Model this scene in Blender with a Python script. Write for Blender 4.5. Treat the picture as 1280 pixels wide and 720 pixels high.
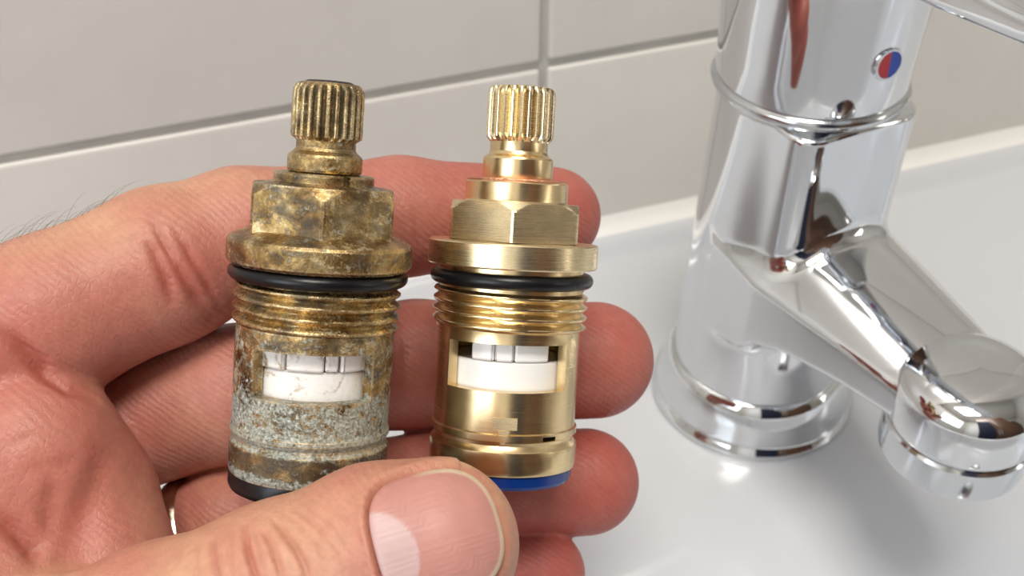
import bpy, bmesh, math, random
import numpy as np
from mathutils import Matrix, Vector

for o in list(bpy.data.objects):
    bpy.data.objects.remove(o)
SC = bpy.context.scene
COL = SC.collection
PI = math.pi
random.seed(4)

# ------------------------------------------------------------------ camera
F = 1400.0
PITCH = math.radians(40)
CAMZ = 0.205
SP, CP = math.sin(PITCH), math.cos(PITCH)
cam_d = bpy.data.cameras.new('camera')
cam = bpy.data.objects.new('camera', cam_d)
COL.objects.link(cam)
cam.location = (0, 0, CAMZ)
cam.rotation_euler = (math.radians(90) - PITCH, 0, 0)
cam_d.sensor_width = 36
cam_d.lens = 36 * F / 1280
cam_d.clip_start = 0.01
cam_d.dof.use_dof = True
cam_d.dof.focus_distance = 0.148
cam_d.dof.aperture_fstop = 38
SC.camera = cam
M3 = np.array([[1, 0, 0], [0, SP, -CP], [0, CP, SP]], float)     # columns right, up, back
CAMW = Matrix(((1, 0, 0, 0), (0, SP, -CP, 0), (0, CP, SP, CAMZ), (0, 0, 0, 1)))


def C(px, py, d):
    """point in the camera's frame (metres) seen at a pixel and a depth"""
    return np.array([(px - 640) / F * d, (360 - py) / F * d, -d])


def W(px, py, d):
    return Vector(M3 @ C(px, py, d)) + Vector((0, 0, CAMZ))


# ------------------------------------------------------------------ room frame
OX, OY = 0.0264, 0.2667                    # a point at the foot of the tiled wall
UX, UY = 0.942, 0.3355                     # along the wall
VX, VY = 0.3355, -0.942                    # out of the wall
RANG = math.atan2(UY, UX)


def R(u, v, z):
    return Vector((OX + UX * u + VX * v, OY + UY * u + VY * v, z))


# ------------------------------------------------------------------ world, lights, exposure
world = bpy.data.worlds.new('world')
SC.world = world
world.use_nodes = True
world.node_tree.nodes['Background'].inputs[0].default_value = (0.75, 0.86, 1.0, 1)
world.node_tree.nodes['Background'].inputs[1].default_value = 1.0


def area(name, loc, target, sx, sy, power, col):
    l = bpy.data.lights.new(name, 'AREA')
    l.shape = 'RECTANGLE'
    l.size, l.size_y = sx, sy
    l.energy = power
    l.color = col
    o = bpy.data.objects.new(name, l)
    COL.objects.link(o)
    o.location = loc
    o.rotation_euler = (Vector(target) - Vector(loc)).to_track_quat('-Z', 'Y').to_euler()
    return o


area('ceiling_lamp_light', R(-0.15, 0.42, 1.44), R(-0.15, 0.36, 0), 0.55, 0.40, 14.5, (1.0, 0.95, 0.88))
area('window_light', R(-0.885, 0.66, 0.62), R(0.3, 0.45, 0.35), 0.62, 0.62, 5.2, (0.84, 0.92, 1.0))
area('added_wall_lamp_light', R(1.125, 0.78, 0.33), R(0.0, 0.2, 0.1), 0.22, 0.62, 1.6, (1.0, 0.96, 0.90))  # unseen source, added for the right-hand bright band on the brass
SC.view_settings.view_transform = 'Standard'
SC.view_settings.look = 'None'
SC.view_settings.exposure = 0.07
SC.view_settings.gamma = 1.0
SC.view_settings.use_curve_mapping = False


# ------------------------------------------------------------------ helpers
def link(name, me, mat=None, parent=None, smooth=None):
    o = bpy.data.objects.new(name, me)
    COL.objects.link(o)
    if mat is not None:
        me.materials.append(mat)
    if parent is not None:
        o.parent = parent
    if smooth is not None:
        me.shade_smooth()
        if smooth < 180:
            me.set_sharp_from_angle(angle=math.radians(smooth))
    return o


def mk(name, verts, faces, mat=None, parent=None, smooth=30):
    me = bpy.data.meshes.new(name)
    me.from_pydata([tuple(v) for v in verts], [], faces)
    bm = bmesh.new()
    bm.from_mesh(me)
    bmesh.ops.recalc_face_normals(bm, faces=bm.faces)
    bm.to_mesh(me)
    bm.free()
    me.update()
    return link(name, me, mat, parent, smooth)


def empty(name, mat4, label, cat, group=None):
    o = bpy.data.objects.new(name, None)
    COL.objects.link(o)
    o.empty_display_size = 0.01
    o.matrix_world = mat4
    o['label'] = label
    o['category'] = cat
    if group:
        o['group'] = group
    return o


def box(name, lo, hi, mat, parent=None, bev=0.0, seg=2, xf=None):
    bm = bmesh.new()
    bmesh.ops.create_cube(bm, size=1)
    for v in bm.verts:
        v.co = Vector([lo[i] + (v.co[i] + 0.5) * (hi[i] - lo[i]) for i in range(3)])
    if bev:
        bmesh.ops.bevel(bm, geom=bm.edges[:], offset=bev, segments=seg, profile=0.6, affect='EDGES')
    if xf:
        for v in bm.verts:
            v.co = xf(v.co)
    bmesh.ops.recalc_face_normals(bm, faces=bm.faces)
    me = bpy.data.meshes.new(name)
    bm.to_mesh(me)
    bm.free()
    return link(name, me, mat, parent, 40 if bev else None)


def rbox(name, lo, hi, mat, parent=None, bev=0.0):
    return box(name, lo, hi, mat, parent, bev, 2, lambda c: R(c.x, c.y, c.z))


def lathe_data(prof, n=96, rad=None, closed=False):
    """prof: (r, z) points; rad(theta, r, z) may vary the radius"""
    vs, fs = [], []
    m = len(prof)
    for (r, z) in prof:
        for k in range(n):
            t = 2 * PI * k / n
            rr = rad(t, r, z) if rad else r
            vs.append((rr * math.cos(t), rr * math.sin(t), z))
    for i in range(m if closed else m - 1):
        j = (i + 1) % m
        for k in range(n):
            l = (k + 1) % n
            fs.append((i * n + k, i * n + l, j * n + l, j * n + k))
    if not closed:
        if prof[0][0] > 1e-6:
            fs.append(tuple(range(n)))
        if prof[-1][0] > 1e-6:
            fs.append(tuple((m - 1) * n + k for k in range(n)))
    return vs, fs


def lathe(name, prof, mat, parent=None, n=96, rad=None, closed=False, smooth=19):
    vs, fs = lathe_data(prof, n, rad, closed)
    return mk(name, vs, fs, mat, parent, smooth)


def torus_prof(R0, z0, a, b=None, n=20):
    b = b or a
    return [(R0 + a * math.cos(2 * PI * k / n), z0 + b * math.sin(2 * PI * k / n)) for k in range(n)]


# ------------------------------------------------------------------ materials
def newmat(name):
    m = bpy.data.materials.new(name)
    m.use_nodes = True
    nt = m.node_tree
    return m, nt, nt.nodes['Principled BSDF']


def N(nt, typ, **kw):
    n = nt.nodes.new(typ)
    for k, v in kw.items():
        if k.startswith('i_'):
            n.inputs[k[2:].replace('_', ' ')].default_value = v
        else:
            setattr(n, k, v)
    return n


def ramp(nt, fac, stops):
    r = nt.nodes.new('ShaderNodeValToRGB')
    e = r.color_ramp.elements
    while len(e) < len(stops):
        e.new(0.5)
    for i, (p, c) in enumerate(stops):
        e[i].position = p
        e[i].color = (c[0], c[1], c[2], 1) if not isinstance(c, (int, float)) else (c, c, c, 1)
    nt.links.new(fac, r.inputs[0])
    return r.outputs[0]


def coords(nt, scale=(1, 1, 1), kind='Object'):
    tc = nt.nodes.new('ShaderNodeTexCoord')
    mp = nt.nodes.new('ShaderNodeMapping')
    mp.inputs['Scale'].default_value = scale
    nt.links.new(tc.outputs[kind], mp.inputs[0])
    return mp.outputs[0]


def noise(nt, vec, scale, detail=4, rough=0.55, dist=0.0):
    n = nt.nodes.new('ShaderNodeTexNoise')
    n.inputs['Scale'].default_value = scale
    n.inputs['Detail'].default_value = detail
    n.inputs['Roughness'].default_value = rough
    n.inputs['Distortion'].default_value = dist
    nt.links.new(vec, n.inputs['Vector'])
    return n.outputs[0]


def bump(nt, h, strength, dist, prev=None):
    b = nt.nodes.new('ShaderNodeBump')
    b.inputs['Strength'].default_value = strength
    b.inputs['Distance'].default_value = dist
    nt.links.new(h, b.inputs['Height'])
    if prev is not None:
        nt.links.new(prev, b.inputs['Normal'])
    return b.outputs[0]


def mix(nt, fac, a, b, mode='MIX'):
    m = nt.nodes.new('ShaderNodeMix')
    m.data_type = 'RGBA'
    m.blend_type = mode
    for s, v in ((0, fac), (6, a), (7, b)):
        if isinstance(v, bpy.types.NodeSocket):
            nt.links.new(v, m.inputs[s])
        elif s == 0:
            m.inputs[0].default_value = v
        else:
            m.inputs[s].default_value = (v[0], v[1], v[2], 1)
    return m.outputs[2]


def math_(nt, op, a, b=None, clamp=False):
    m = nt.nodes.new('ShaderNodeMath')
    m.operation = op
    m.use_clamp = clamp
    for i, v in enumerate((a, b)):
        if v is None:
            continue
        if isinstance(v, bpy.types.NodeSocket):
            nt.links.new(v, m.inputs[i])
        else:
            m.inputs[i].default_value = v
    return m.outputs[0]


def simple(name, col, rough=0.5, metal=0.0, spec=0.5, bmp=None, var=0.0, coat=0.0):
    m, nt, p = newmat(name)
    p.inputs['Roughness'].default_value = rough
    p.inputs['Metallic'].default_value = metal
    p.inputs['Specular IOR Level'].default_value = spec
    p.inputs['Coat Weight'].default_value = coat
    vec = coords(nt)
    if var:
        n = noise(nt, vec, 30, 3)
        c = ramp(nt, n, [(0.3, [x * (1 - var) for x in col]), (0.7, [min(1, x * (1 + var)) for x in col])])
        nt.links.new(c, p.inputs['Base Color'])
    else:
        p.inputs['Base Color'].default_value = (*col, 1)
    if bmp:
        nt.links.new(bump(nt, noise(nt, vec, bmp[0], 5), bmp[1], bmp[2]), p.inputs['Normal'])
    return m


def brass(name, col, rough, along=(1, 1, 1), streak=0.0):
    m, nt, p = newmat(name)
    p.inputs['Metallic'].default_value = 1
    v1 = coords(nt, (60, 60, 14000))
    v2 = coords(nt)
    lines = noise(nt, v1, 1.0, 3, 0.6)
    blot = noise(nt, v2, 420, 4, 0.6)
    fac = math_(nt, 'ADD', math_(nt, 'MULTIPLY', lines, 0.35), math_(nt, 'MULTIPLY', blot, 0.65))
    c = ramp(nt, fac, [(0.33, [x * 0.88 for x in col]), (0.52, col), (0.70, [min(1, x * 1.06) for x in col])])
    nt.links.new(c, p.inputs['Base Color'])
    r = ramp(nt, lines, [(0.3, rough * 0.92), (0.7, min(1, rough * 1.1))])
    nt.links.new(r, p.inputs['Roughness'])
    nt.links.new(bump(nt, lines, 0.12, 0.00002), p.inputs['Normal'])
    return m


def worn(name, off, dark_amt=0.5, tint=1.0):
    """aged brass: clean metal, brown tarnish, black grime and pale grey-green scale, laid in bands along the axis"""
    m, nt, p = newmat(name)
    vec = coords(nt)
    tc = nt.nodes.new('ShaderNodeTexCoord')
    sep = nt.nodes.new('ShaderNodeSeparateXYZ')
    nt.links.new(tc.outputs['Object'], sep.inputs[0])
    at = nt.nodes.new('ShaderNodeAttribute')
    at.attribute_name = 'grime'
    n1 = noise(nt, vec, 260, 6, 0.62, 0.5)
    n2 = noise(nt, coords(nt, (1, 1, 1.5)), 420, 7, 0.66, 0.5)
    n3 = noise(nt, vec, 1900, 5, 0.7)
    n4 = noise(nt, coords(nt, (1, 1, 1.7)), 210, 5, 0.62, 0.5)
    n5 = noise(nt, vec, 3600, 4, 0.7)
    metal = ramp(nt, n1, [(0.32, (0.12, 0.07, 0.03)), (0.45, (0.31, 0.195, 0.075)), (0.56, (0.50, 0.35, 0.15)), (0.68, (0.78, 0.63, 0.36))])
    z = math_(nt, 'DIVIDE', math_(nt, 'ADD', sep.outputs[2], 0.030), 0.060, True)      # -30 mm .. +30 mm -> 0 .. 1
    zz = lambda mm_: (mm_ + 30) / 60
    amt = ramp(nt, z, [(0.0, 0.20), (zz(-25.2), 0.17), (zz(-24.5), 0.02), (zz(-22.4), 0.02), (zz(-21.7), 0.19), (zz(-15.4), 0.165), (zz(-13.8), 0.075), (zz(-7.5), 0.075), (zz(-5.0), 0.035)])
    dz = ramp(nt, z, [(0.0, 0.22), (zz(-22.3), 0.20), (zz(-21.8), 0.02), (zz(-6), 0.03), (zz(6), 0.02), (zz(18), 0.05)])
    dsum = math_(nt, 'ADD', math_(nt, 'MULTIPLY', at.outputs['Fac'], 0.20), dz)
    dk = ramp(nt, math_(nt, 'SUBTRACT', n4, dsum), [(0.34, 1.0), (0.50, 0.0)])
    dk = math_(nt, 'MULTIPLY', dk, dark_amt, True)
    c1 = mix(nt, dk, metal, (0.045, 0.034, 0.022))
    th = math_(nt, 'ADD', math_(nt, 'ADD', math_(nt, 'MULTIPLY', n2, 0.55), math_(nt, 'MULTIPLY', n3, 0.45)), math_(nt, 'ADD', amt, off))
    pf = ramp(nt, th, [(0.57, 0.0), (0.66, 0.9)])
    pc = ramp(nt, math_(nt, 'ADD', math_(nt, 'MULTIPLY', n3, 0.5), math_(nt, 'MULTIPLY', n5, 0.5)),
              [(0.38, (0.11, 0.11, 0.085)), (0.47, (0.25, 0.265, 0.225)), (0.54, (0.39, 0.42, 0.37)), (0.64, (0.68, 0.71, 0.65))])
    bv = nt.nodes.new('ShaderNodeBevel')
    bv.samples = 4
    bv.inputs['Radius'].default_value = 0.0005
    ge = nt.nodes.new('ShaderNodeNewGeometry')
    dt = nt.nodes.new('ShaderNodeVectorMath'); dt.operation = 'DOT_PRODUCT'
    nt.links.new(bv.outputs[0], dt.inputs[0]); nt.links.new(ge.outputs['Normal'], dt.inputs[1])
    wear = ramp(nt, dt.outputs['Value'], [(0.955, 1.0), (0.99, 0.0)])
    wear = math_(nt, 'MULTIPLY', wear, ramp(nt, n1, [(0.38, 0.15), (0.55, 0.9)]))
    pf = math_(nt, 'MULTIPLY', pf, math_(nt, 'SUBTRACT', 1.0, wear))
    c1 = mix(nt, wear, c1, (0.78, 0.62, 0.36))
    dk = math_(nt, 'MULTIPLY', dk, math_(nt, 'SUBTRACT', 1.0, wear))
    col = mix(nt, pf, c1, pc)
    nt.links.new(col, p.inputs['Base Color'])
    met = math_(nt, 'SUBTRACT', 1.0, math_(nt, 'MAXIMUM', pf, math_(nt, 'MULTIPLY', dk, 0.8)), True)
    nt.links.new(met, p.inputs['Metallic'])
    rr = math_(nt, 'ADD', math_(nt, 'MULTIPLY', pf, 0.40), math_(nt, 'ADD', 0.08, math_(nt, 'MULTIPLY', n3, 0.36)), True)
    nt.links.new(rr, p.inputs['Roughness'])
    b1 = bump(nt, n3, 0.6, 0.00020)
    b2 = bump(nt, pf, 0.5, 0.00012, b1)
    b3 = bump(nt, n2, 0.30, 0.0002, b2)
    nt.links.new(b3, p.inputs['Normal'])
    return m


MAT = {}
MAT['brass'] = brass('polished_brass', (0.82, 0.63, 0.35), 0.25)
MAT['brass_pale'] = brass('pale_machined_brass', (0.85, 0.70, 0.44), 0.27)
MAT['old'] = worn('tarnished_brass', -0.03, 0.85)
MAT['old_crust'] = worn('scaled_brass', 0.0, 0.85)
MAT['old_flange'] = worn('flange_tarnished_brass', -0.010, 0.8)
MAT['rubber'] = simple('black_rubber', (0.006, 0.006, 0.007), 0.30, spec=0.35, bmp=(900, 0.25, 0.0001))
MAT['rubber_ring'] = simple('black_rubber_seal', (0.006, 0.006, 0.007), 0.30, spec=0.35, bmp=(1200, 0.3, 0.0001))
MAT['blue'] = simple('blue_plastic', (0.003, 0.035, 0.22), 0.22, spec=0.5, bmp=(1500, 0.1, 0.00005))
MAT['ceramic'] = simple('white_ceramic', (0.86, 0.85, 0.82), 0.22, var=0.03)
MAT['hole_shade'] = simple('dark_hole_shade', (0.03, 0.025, 0.02), 0.6, bmp=(900, 0.5, 0.0003), var=0.3)  # dark colour carries the shade inside the hollow parts


def dirty_ceramic():
    m, nt, p = newmat('stained_ceramic')
    vec = coords(nt)
    n = noise(nt, vec, 330, 6, 0.65, 0.8)
    n2 = noise(nt, vec, 1400, 4, 0.7)
    f = math_(nt, 'ADD', math_(nt, 'MULTIPLY', n, 0.7), math_(nt, 'MULTIPLY', n2, 0.3))
    c = ramp(nt, f, [(0.34, (0.22, 0.14, 0.08)), (0.41, (0.60, 0.52, 0.42)), (0.46, (0.84, 0.81, 0.76)), (0.66, (0.93, 0.92, 0.89))])
    nt.links.new(c, p.inputs['Base Color'])
    p.inputs['Roughness'].default_value = 0.42
    nt.links.new(bump(nt, f, 0.4, 0.0003), p.inputs['Normal'])
    return m


MAT['ceramic_dirty'] = dirty_ceramic()


def chrome(name, rough=0.045, col=(0.70, 0.715, 0.735)):
    m, nt, p = newmat(name)
    p.inputs['Base Color'].default_value = (*col, 1)
    p.inputs['Metallic'].default_value = 1
    n = noise(nt, coords(nt), 90, 3)
    nt.links.new(ramp(nt, n, [(0.35, rough * 0.7), (0.7, rough * 1.5)]), p.inputs['Roughness'])
    return m


MAT['chrome'] = chrome('chrome')
MAT['chrome_ring'] = chrome('satin_chrome', 0.12, (0.62, 0.64, 0.66))
MAT['glaze'] = simple('white_sanitary_glaze', (0.60, 0.615, 0.64), 0.17, spec=0.5, coat=0.1, bmp=(14, 0.04, 0.002))
MAT['red'] = simple('red_enamel', (0.50, 0.01, 0.02), 0.25)
MAT['blue_enamel'] = simple('blue_enamel', (0.01, 0.06, 0.40), 0.25)
MAT['grout'] = simple('grey_grout', (0.52, 0.50, 0.45), 0.9, bmp=(500, 0.5, 0.0005), var=0.12)
MAT['plaster'] = simple('white_plaster', (0.74, 0.73, 0.70), 0.9, bmp=(60, 0.2, 0.001))
MAT['floor'] = simple('grey_floor_tile', (0.20, 0.19, 0.18), 0.4, var=0.1)
MAT['door'] = simple('brown_door', (0.12, 0.055, 0.03), 0.45, var=0.3)
MAT['towel'] = simple('dark_blue_towel', (0.012, 0.018, 0.045), 0.95, bmp=(400, 0.8, 0.002))
MAT['silicone'] = simple('white_silicone', (0.80, 0.79, 0.76), 0.35)
MAT['diffuser'] = simple('lamp_diffuser', (0.9, 0.9, 0.88), 0.5)
MAT['gold_ring'] = brass('pale_gold', (0.83, 0.76, 0.60), 0.16)


def tile_mat():
    m, nt, p = newmat('cream_wall_tile')
    vec = coords(nt, kind='Object')
    n = noise(nt, vec, 6, 4, 0.5)
    n2 = noise(nt, vec, 70, 4, 0.6)
    f = math_(nt, 'ADD', math_(nt, 'MULTIPLY', n, 0.7), math_(nt, 'MULTIPLY', n2, 0.3))
    c = ramp(nt, f, [(0.35, (0.66, 0.63, 0.585)), (0.65, (0.72, 0.69, 0.645))])
    nt.links.new(c, p.inputs['Base Color'])
    p.inputs['Roughness'].default_value = 0.30
    p.inputs['Specular IOR Level'].default_value = 0.4
    nt.links.new(bump(nt, n2, 0.12, 0.0015), p.inputs['Normal'])
    return m


MAT['tile'] = tile_mat()


def skin_mat():
    m, nt, p = newmat('skin')
    vec = coords(nt)
    at = nt.nodes.new('ShaderNodeAttribute')
    at.attribute_name = 'tone'
    sep = nt.nodes.new('ShaderNodeSeparateColor')
    nt.links.new(at.outputs['Color'], sep.inputs[0])
    red, crease, fine = sep.outputs[0], sep.outputs[1], sep.outputs[2]
    nb = noise(nt, vec, 95, 5, 0.6, 0.4)
    nf = noise(nt, vec, 700, 4, 0.6)
    r = math_(nt, 'ADD', red, math_(nt, 'MULTIPLY', math_(nt, 'SUBTRACT', nb, 0.5), 0.9), True)
    c = ramp(nt, r, [(0.0, (0.585, 0.315, 0.200)), (0.5, (0.485, 0.182, 0.136)), (1.0, (0.435, 0.112, 0.088))])
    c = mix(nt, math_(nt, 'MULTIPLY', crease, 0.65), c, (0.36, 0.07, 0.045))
    sp = ramp(nt, nf, [(0.35, (0.90, 0.87, 0.86)), (0.65, (1.05, 1.04, 1.03))])
    c = mix(nt, 0.7, c, sp, 'MULTIPLY')
    nt.links.new(c, p.inputs['Base Color'])
    p.inputs['Roughness'].default_value = 0.47
    p.inputs['Specular IOR Level'].default_value = 0.42
    p.inputs['Subsurface Weight'].default_value = 0.22
    p.inputs['Subsurface Radius'].default_value = (1.0, 0.35, 0.2)
    p.inputs['Subsurface Scale'].default_value = 0.0022
    # print ridges
    w = nt.nodes.new('ShaderNodeTexWave')
    w.inputs['Scale'].default_value = 420
    w.inputs['Distortion'].default_value = 9
    w.inputs['Detail'].default_value = 2
    w.inputs['Detail Scale'].default_value = 0.25
    w.bands_direction = 'DIAGONAL'
    mp = coords(nt, (1, 1, 1))
    nt.links.new(mp, w.inputs[0])
    ridge = math_(nt, 'MULTIPLY', w.outputs[1], fine)
    v = nt.nodes.new('ShaderNodeTexVoronoi')
    v.feature = 'DISTANCE_TO_EDGE'
    v.inputs['Scale'].default_value = 1100
    nt.links.new(coords(nt, (1, 1, 0.6)), v.inputs['Vector'])
    cell = ramp(nt, v.outputs[0], [(0.0, 0.0), (0.18, 1.0)])
    b = bump(nt, cell, 0.22, 0.00012)
    b = bump(nt, ridge, 0.30, 0.00012, b)
    b = bump(nt, noise(nt, vec, 350, 5, 0.6), 0.35, 0.00035, b)
    nt.links.new(b, p.inputs['Normal'])
    return m


def nail_mat():
    m, nt, p = newmat('nail')
    at = nt.nodes.new('ShaderNodeAttribute')
    at.attribute_name = 'nail'
    sep = nt.nodes.new('ShaderNodeSeparateColor')
    nt.links.new(at.outputs['Color'], sep.inputs[0])
    c = mix(nt, sep.outputs[0], (0.52, 0.245, 0.205), (0.58, 0.40, 0.385))          # lunula
    c = mix(nt, sep.outputs[1], c, (0.64, 0.50, 0.35))                            # free edge
    n = noise(nt, coords(nt), 260, 3)
    c = mix(nt, 0.35, c, ramp(nt, n, [(0.3, (0.85, 0.8, 0.8)), (0.7, (1.1, 1.05, 1.05))]), 'MULTIPLY')
    nt.links.new(c, p.inputs['Base Color'])
    p.inputs['Roughness'].default_value = 0.47
    p.inputs['Subsurface Weight'].default_value = 0.2
    p.inputs['Subsurface Radius'].default_value = (1.0, 0.4, 0.3)
    p.inputs['Subsurface Scale'].default_value = 0.001
    nt.links.new(bump(nt, sep.outputs[2], 0.25, 0.0001), p.inputs['Normal'])
    return m


MAT['skin'] = skin_mat()
MAT['nail'] = nail_mat()


# ------------------------------------------------------------------ the room
def struct(o):
    o['kind'] = 'structure'
    return o


U0, U1, V1, Z0, Z1 = -0.9, 1.15, 1.2, -0.80, 1.5
wb = struct(rbox('wall_back', (U0, -0.08, Z0), (U1, -0.0013, Z1), MAT['grout']))
TW, TH, G = 0.300, 0.1985, 0.0024
UG, ZG = 0.0, 0.1                        # filled in below: the joint crossing seen in the photo


def wall_hit(px, py):
    d = M3 @ np.array([(px - 640) / F, (360 - py) / F, -1.0])
    t = ((OX * VX + OY * VY)) / (d[0] * VX + d[1] * VY)
    p = d * t
    return ((p[0] - OX) * UX + (p[1] - OY) * UY, p[2] + CAMZ)


UG, ZG = wall_hit(681, 82)
tile_mesh = {}
i0 = int(math.floor((U0 - UG) / TW)); i1 = int(math.ceil((U1 - UG) / TW))
j0 = int(math.floor((Z0 - ZG) / TH)); j1 = int(math.ceil((Z1 - ZG) / TH))
for j in range(j0, j1):
    for i in range(i0, i1):
        a, b = max(U0, UG + i * TW + G / 2), min(U1, UG + (i + 1) * TW - G / 2)
        c, d = max(Z0, ZG + j * TH + G / 2), min(Z1, ZG + (j + 1) * TH - G / 2)
        if b - a < 0.01 or d - c < 0.01:
            continue
        key = (round(b - a, 4), round(d - c, 4))
        if key not in tile_mesh:
            t = box('tile', (0, 0, 0), (b - a, 0.0062, d - c), MAT['tile'], None, 0.0011, 3)
            tile_mesh[key] = t.data
        else:
            t = bpy.data.objects.new('tile', tile_mesh[key])
            COL.objects.link(t)
        t.parent = wb
        # the tile mesh's own y grows out of the wall
        m = Matrix(((UX, VX, 0, 0), (UY, VY, 0, 0), (0, 0, 1, 0), (0, 0, 0, 1)))
        m.translation = R(a, -0.0062, c)
        t.matrix_world = m

struct(rbox('floor', (U0 - .1, -0.1, Z0 - .06), (U1 + .1, V1 + .1, Z0), MAT['floor']))
struct(rbox('ceiling', (U0 - .1, -0.1, Z1), (U1 + .1, V1 + .1, Z1 + .06), MAT['plaster']))
struct(rbox('wall_right', (U1, -0.1, Z0), (U1 + .08, V1 + .1, Z1), MAT['plaster']))
struct(rbox('wall_front', (U0, V1, Z0), (U1, V1 + .08, Z1), MAT['plaster']))
# left wall with a window opening v .5-1.4, z .3-.95 : four pieces joined in one mesh
bm = bmesh.new()
for lo, hi in (((U0 - .08, -0.1, Z0), (U0, V1 + .1, .28)), ((U0 - .08, -0.1, .96), (U0, V1 + .1, Z1)),
               ((U0 - .08, -0.1, .28), (U0, .34, .96)), ((U0 - .08, .98, .28), (U0, V1 + .1, .96))):
    r = bmesh.ops.create_cube(bm, size=1)
    for v in r['verts']:
        v.co = R(*[lo[i] + (v.co[i] + 0.5) * (hi[i] - lo[i]) for i in range(3)])
me = bpy.data.meshes.new('wall_left'); bm.to_mesh(me); bm.free()
struct(link('wall_left', me, MAT['plaster']))
w = struct(rbox('window_1', (U0 - .06, .34, .28), (U0 - .03, .98, .31), MAT['diffuser']))  # window out of view, added with its light for the metal to reflect
rbox('window_frame', (U0 - .06, .34, .93), (U0 - .03, .98, .96), MAT['diffuser'], w)
rbox('window_frame', (U0 - .06, .34, .31), (U0 - .03, .37, .93), MAT['diffuser'], w)
rbox('window_frame', (U0 - .06, .95, .31), (U0 - .03, .98, .93), MAT['diffuser'], w)
rbox('window_frame', (U0 - .06, .645, .31), (U0 - .03, .675, .93), MAT['diffuser'], w)
dr = struct(rbox('door_1', (.10, V1 - .04, Z0), (.86, V1 + .001, 1.2), MAT['door'], None, .004))  # unseen door, added to give the chrome brown reflections
rbox('door_panel', (.20, V1 - .047, -.65), (.76, V1 - .038, .1), MAT['door'], dr, .004)
rbox('door_panel', (.20, V1 - .047, .2), (.76, V1 - .038, 1.1), MAT['door'], dr, .004)
# ceiling lamp: unseen, added for the chrome and brass to reflect
lamp = empty('ceiling_lamp', Matrix.Translation(R(-0.15, .42, 1.5)), 'unseen flat rectangular ceiling lamp added above the basin', 'lamp')
li = lamp.matrix_world.inverted()
a = rbox('lamp_housing', (-.45, .20, 1.455), (.15, .64, 1.4999), MAT['diffuser'])
a.parent = lamp; a.matrix_parent_inverse = li
wl = empty('added_wall_lamp', Matrix.Translation(R(1.15, .78, .33)), 'unseen tall white lamp added on the right-hand wall to streak the brass', 'lamp')
a = rbox('lamp_body', (1.131, .66, .01), (1.1499, .90, .65), MAT['diffuser'], None, .004)
a.parent = wl; a.matrix_parent_inverse = wl.matrix_world.inverted()
cb = empty('cabinet', Matrix.Translation(R(.09, .95, Z0)), 'tall dark brown cabinet added unseen behind the camera for dark reflections', 'cabinet')  # added out of view to put dark brown streaks in the chrome
cbi = cb.matrix_world.inverted()
for nm, lo, hi in (('carcass', (-.22, .74, Z0), (.40, 1.195, 1.12)), ('door', (-.218, .722, Z0 + .06), (.088, .739, 1.11)), ('door', (.092, .722, Z0 + .06), (.398, .739, 1.11))):
    a = rbox(nm, lo, hi, MAT['door'], None, .003)
    a.parent = cb; a.matrix_parent_inverse = cbi
    if nm == 'door':
        hx = .07 if lo[0] < 0 else .11
        h = rbox('handle', (hx - .005, .704, .1), (hx + .005, .721, .3), MAT['chrome'], None, .002)
        h.parent = a; h.matrix_parent_inverse = a.matrix_world.inverted() @ Matrix.Identity(4)
        h.matrix_parent_inverse = Matrix.Identity(4)
# unseen dark towel, added for a navy streak reflected in the chrome
tw = rbox('added_bath_towel', (-.205, .700, -.25), (.035, .7215, .85), MAT['towel'], None, .01)
tw['label'] = 'unseen dark blue bath towel added on the left door of the brown cabinet'; tw['category'] = 'towel'

# ------------------------------------------------------------------ basin
BU0, BU1, BV0, BV1 = -0.30, 0.33, 0.0005, 0.46


def smooth01(t):
    t = max(0.0, min(1.0, t))
    return t * t * (3 - 2 * t)


def basin_z(u, v):
    cu, cv, hu, hv, rad = 0.0095, 0.270, 0.235, 0.151, 0.10
    qx, qy = abs(u - cu) - hu + rad, abs(v - cv) - hv + rad
    d = math.hypot(max(qx, 0), max(qy, 0)) + min(max(qx, qy), 0) - rad      # <0 inside the bowl
    z = 0.0
    t = -d
    if t > -0.012:
        z -= 0.006 * smooth01((t + 0.012) / 0.030)
        z -= 0.115 * smooth01((t - 0.004) / 0.085)
    e = v - BV0                                                              # upstand at the wall
    z += 0.0050 * (1 - smooth01((e - 0.004) / 0.008))
    m = min(u - BU0, BU1 - u, BV1 - v)                                       # rounded outer edge
    if m < 0.010:
        z -= 0.010 * (1 - math.sqrt(max(0, 1 - (1 - max(m, 0) / 0.010) ** 2)))
    return z


nu, nv = 210, 190
us = [BU0 + (BU1 - BU0) * i / nu for i in range(nu + 1)]
vsx = [BV0 + (BV1 - BV0) * (0.35 * (i / nv) + 0.65 * (i / nv) ** 1.8) for i in range(nv + 1)]
verts, faces = [], []
for v in vsx:
    for u in us:
        verts.append(R(u, v, basin_z(u, v)))
idx = lambda i, j: j * (nu + 1) + i
for j in range(nv):
    for i in range(nu):
        faces.append((idx(i, j), idx(i + 1, j), idx(i + 1, j + 1), idx(i, j + 1)))
loop = [idx(i, 0) for i in range(nu)] + [idx(nu, j) for j in range(nv)] + [idx(i, nv) for i in range(nu, 0, -1)] + [idx(0, j) for j in range(nv, 0, -1)]
base = len(verts)
for k in loop:
    p = verts[k].copy(); c = R(0.015, 0.22, 0); p.z = -0.15
    q = p + (c - p) * 0.12
    q.z = -0.15
    q = R(*(lambda uu, vv: (uu, max(vv, 0.0005), -0.15))((q - Vector((OX, OY, 0))).x * UX + (q - Vector((OX, OY, 0))).y * UY,
                                                     (q - Vector((OX, OY, 0))).x * VX + (q - Vector((OX, OY, 0))).y * VY))
    verts.append(q)
n = len(loop)
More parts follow.
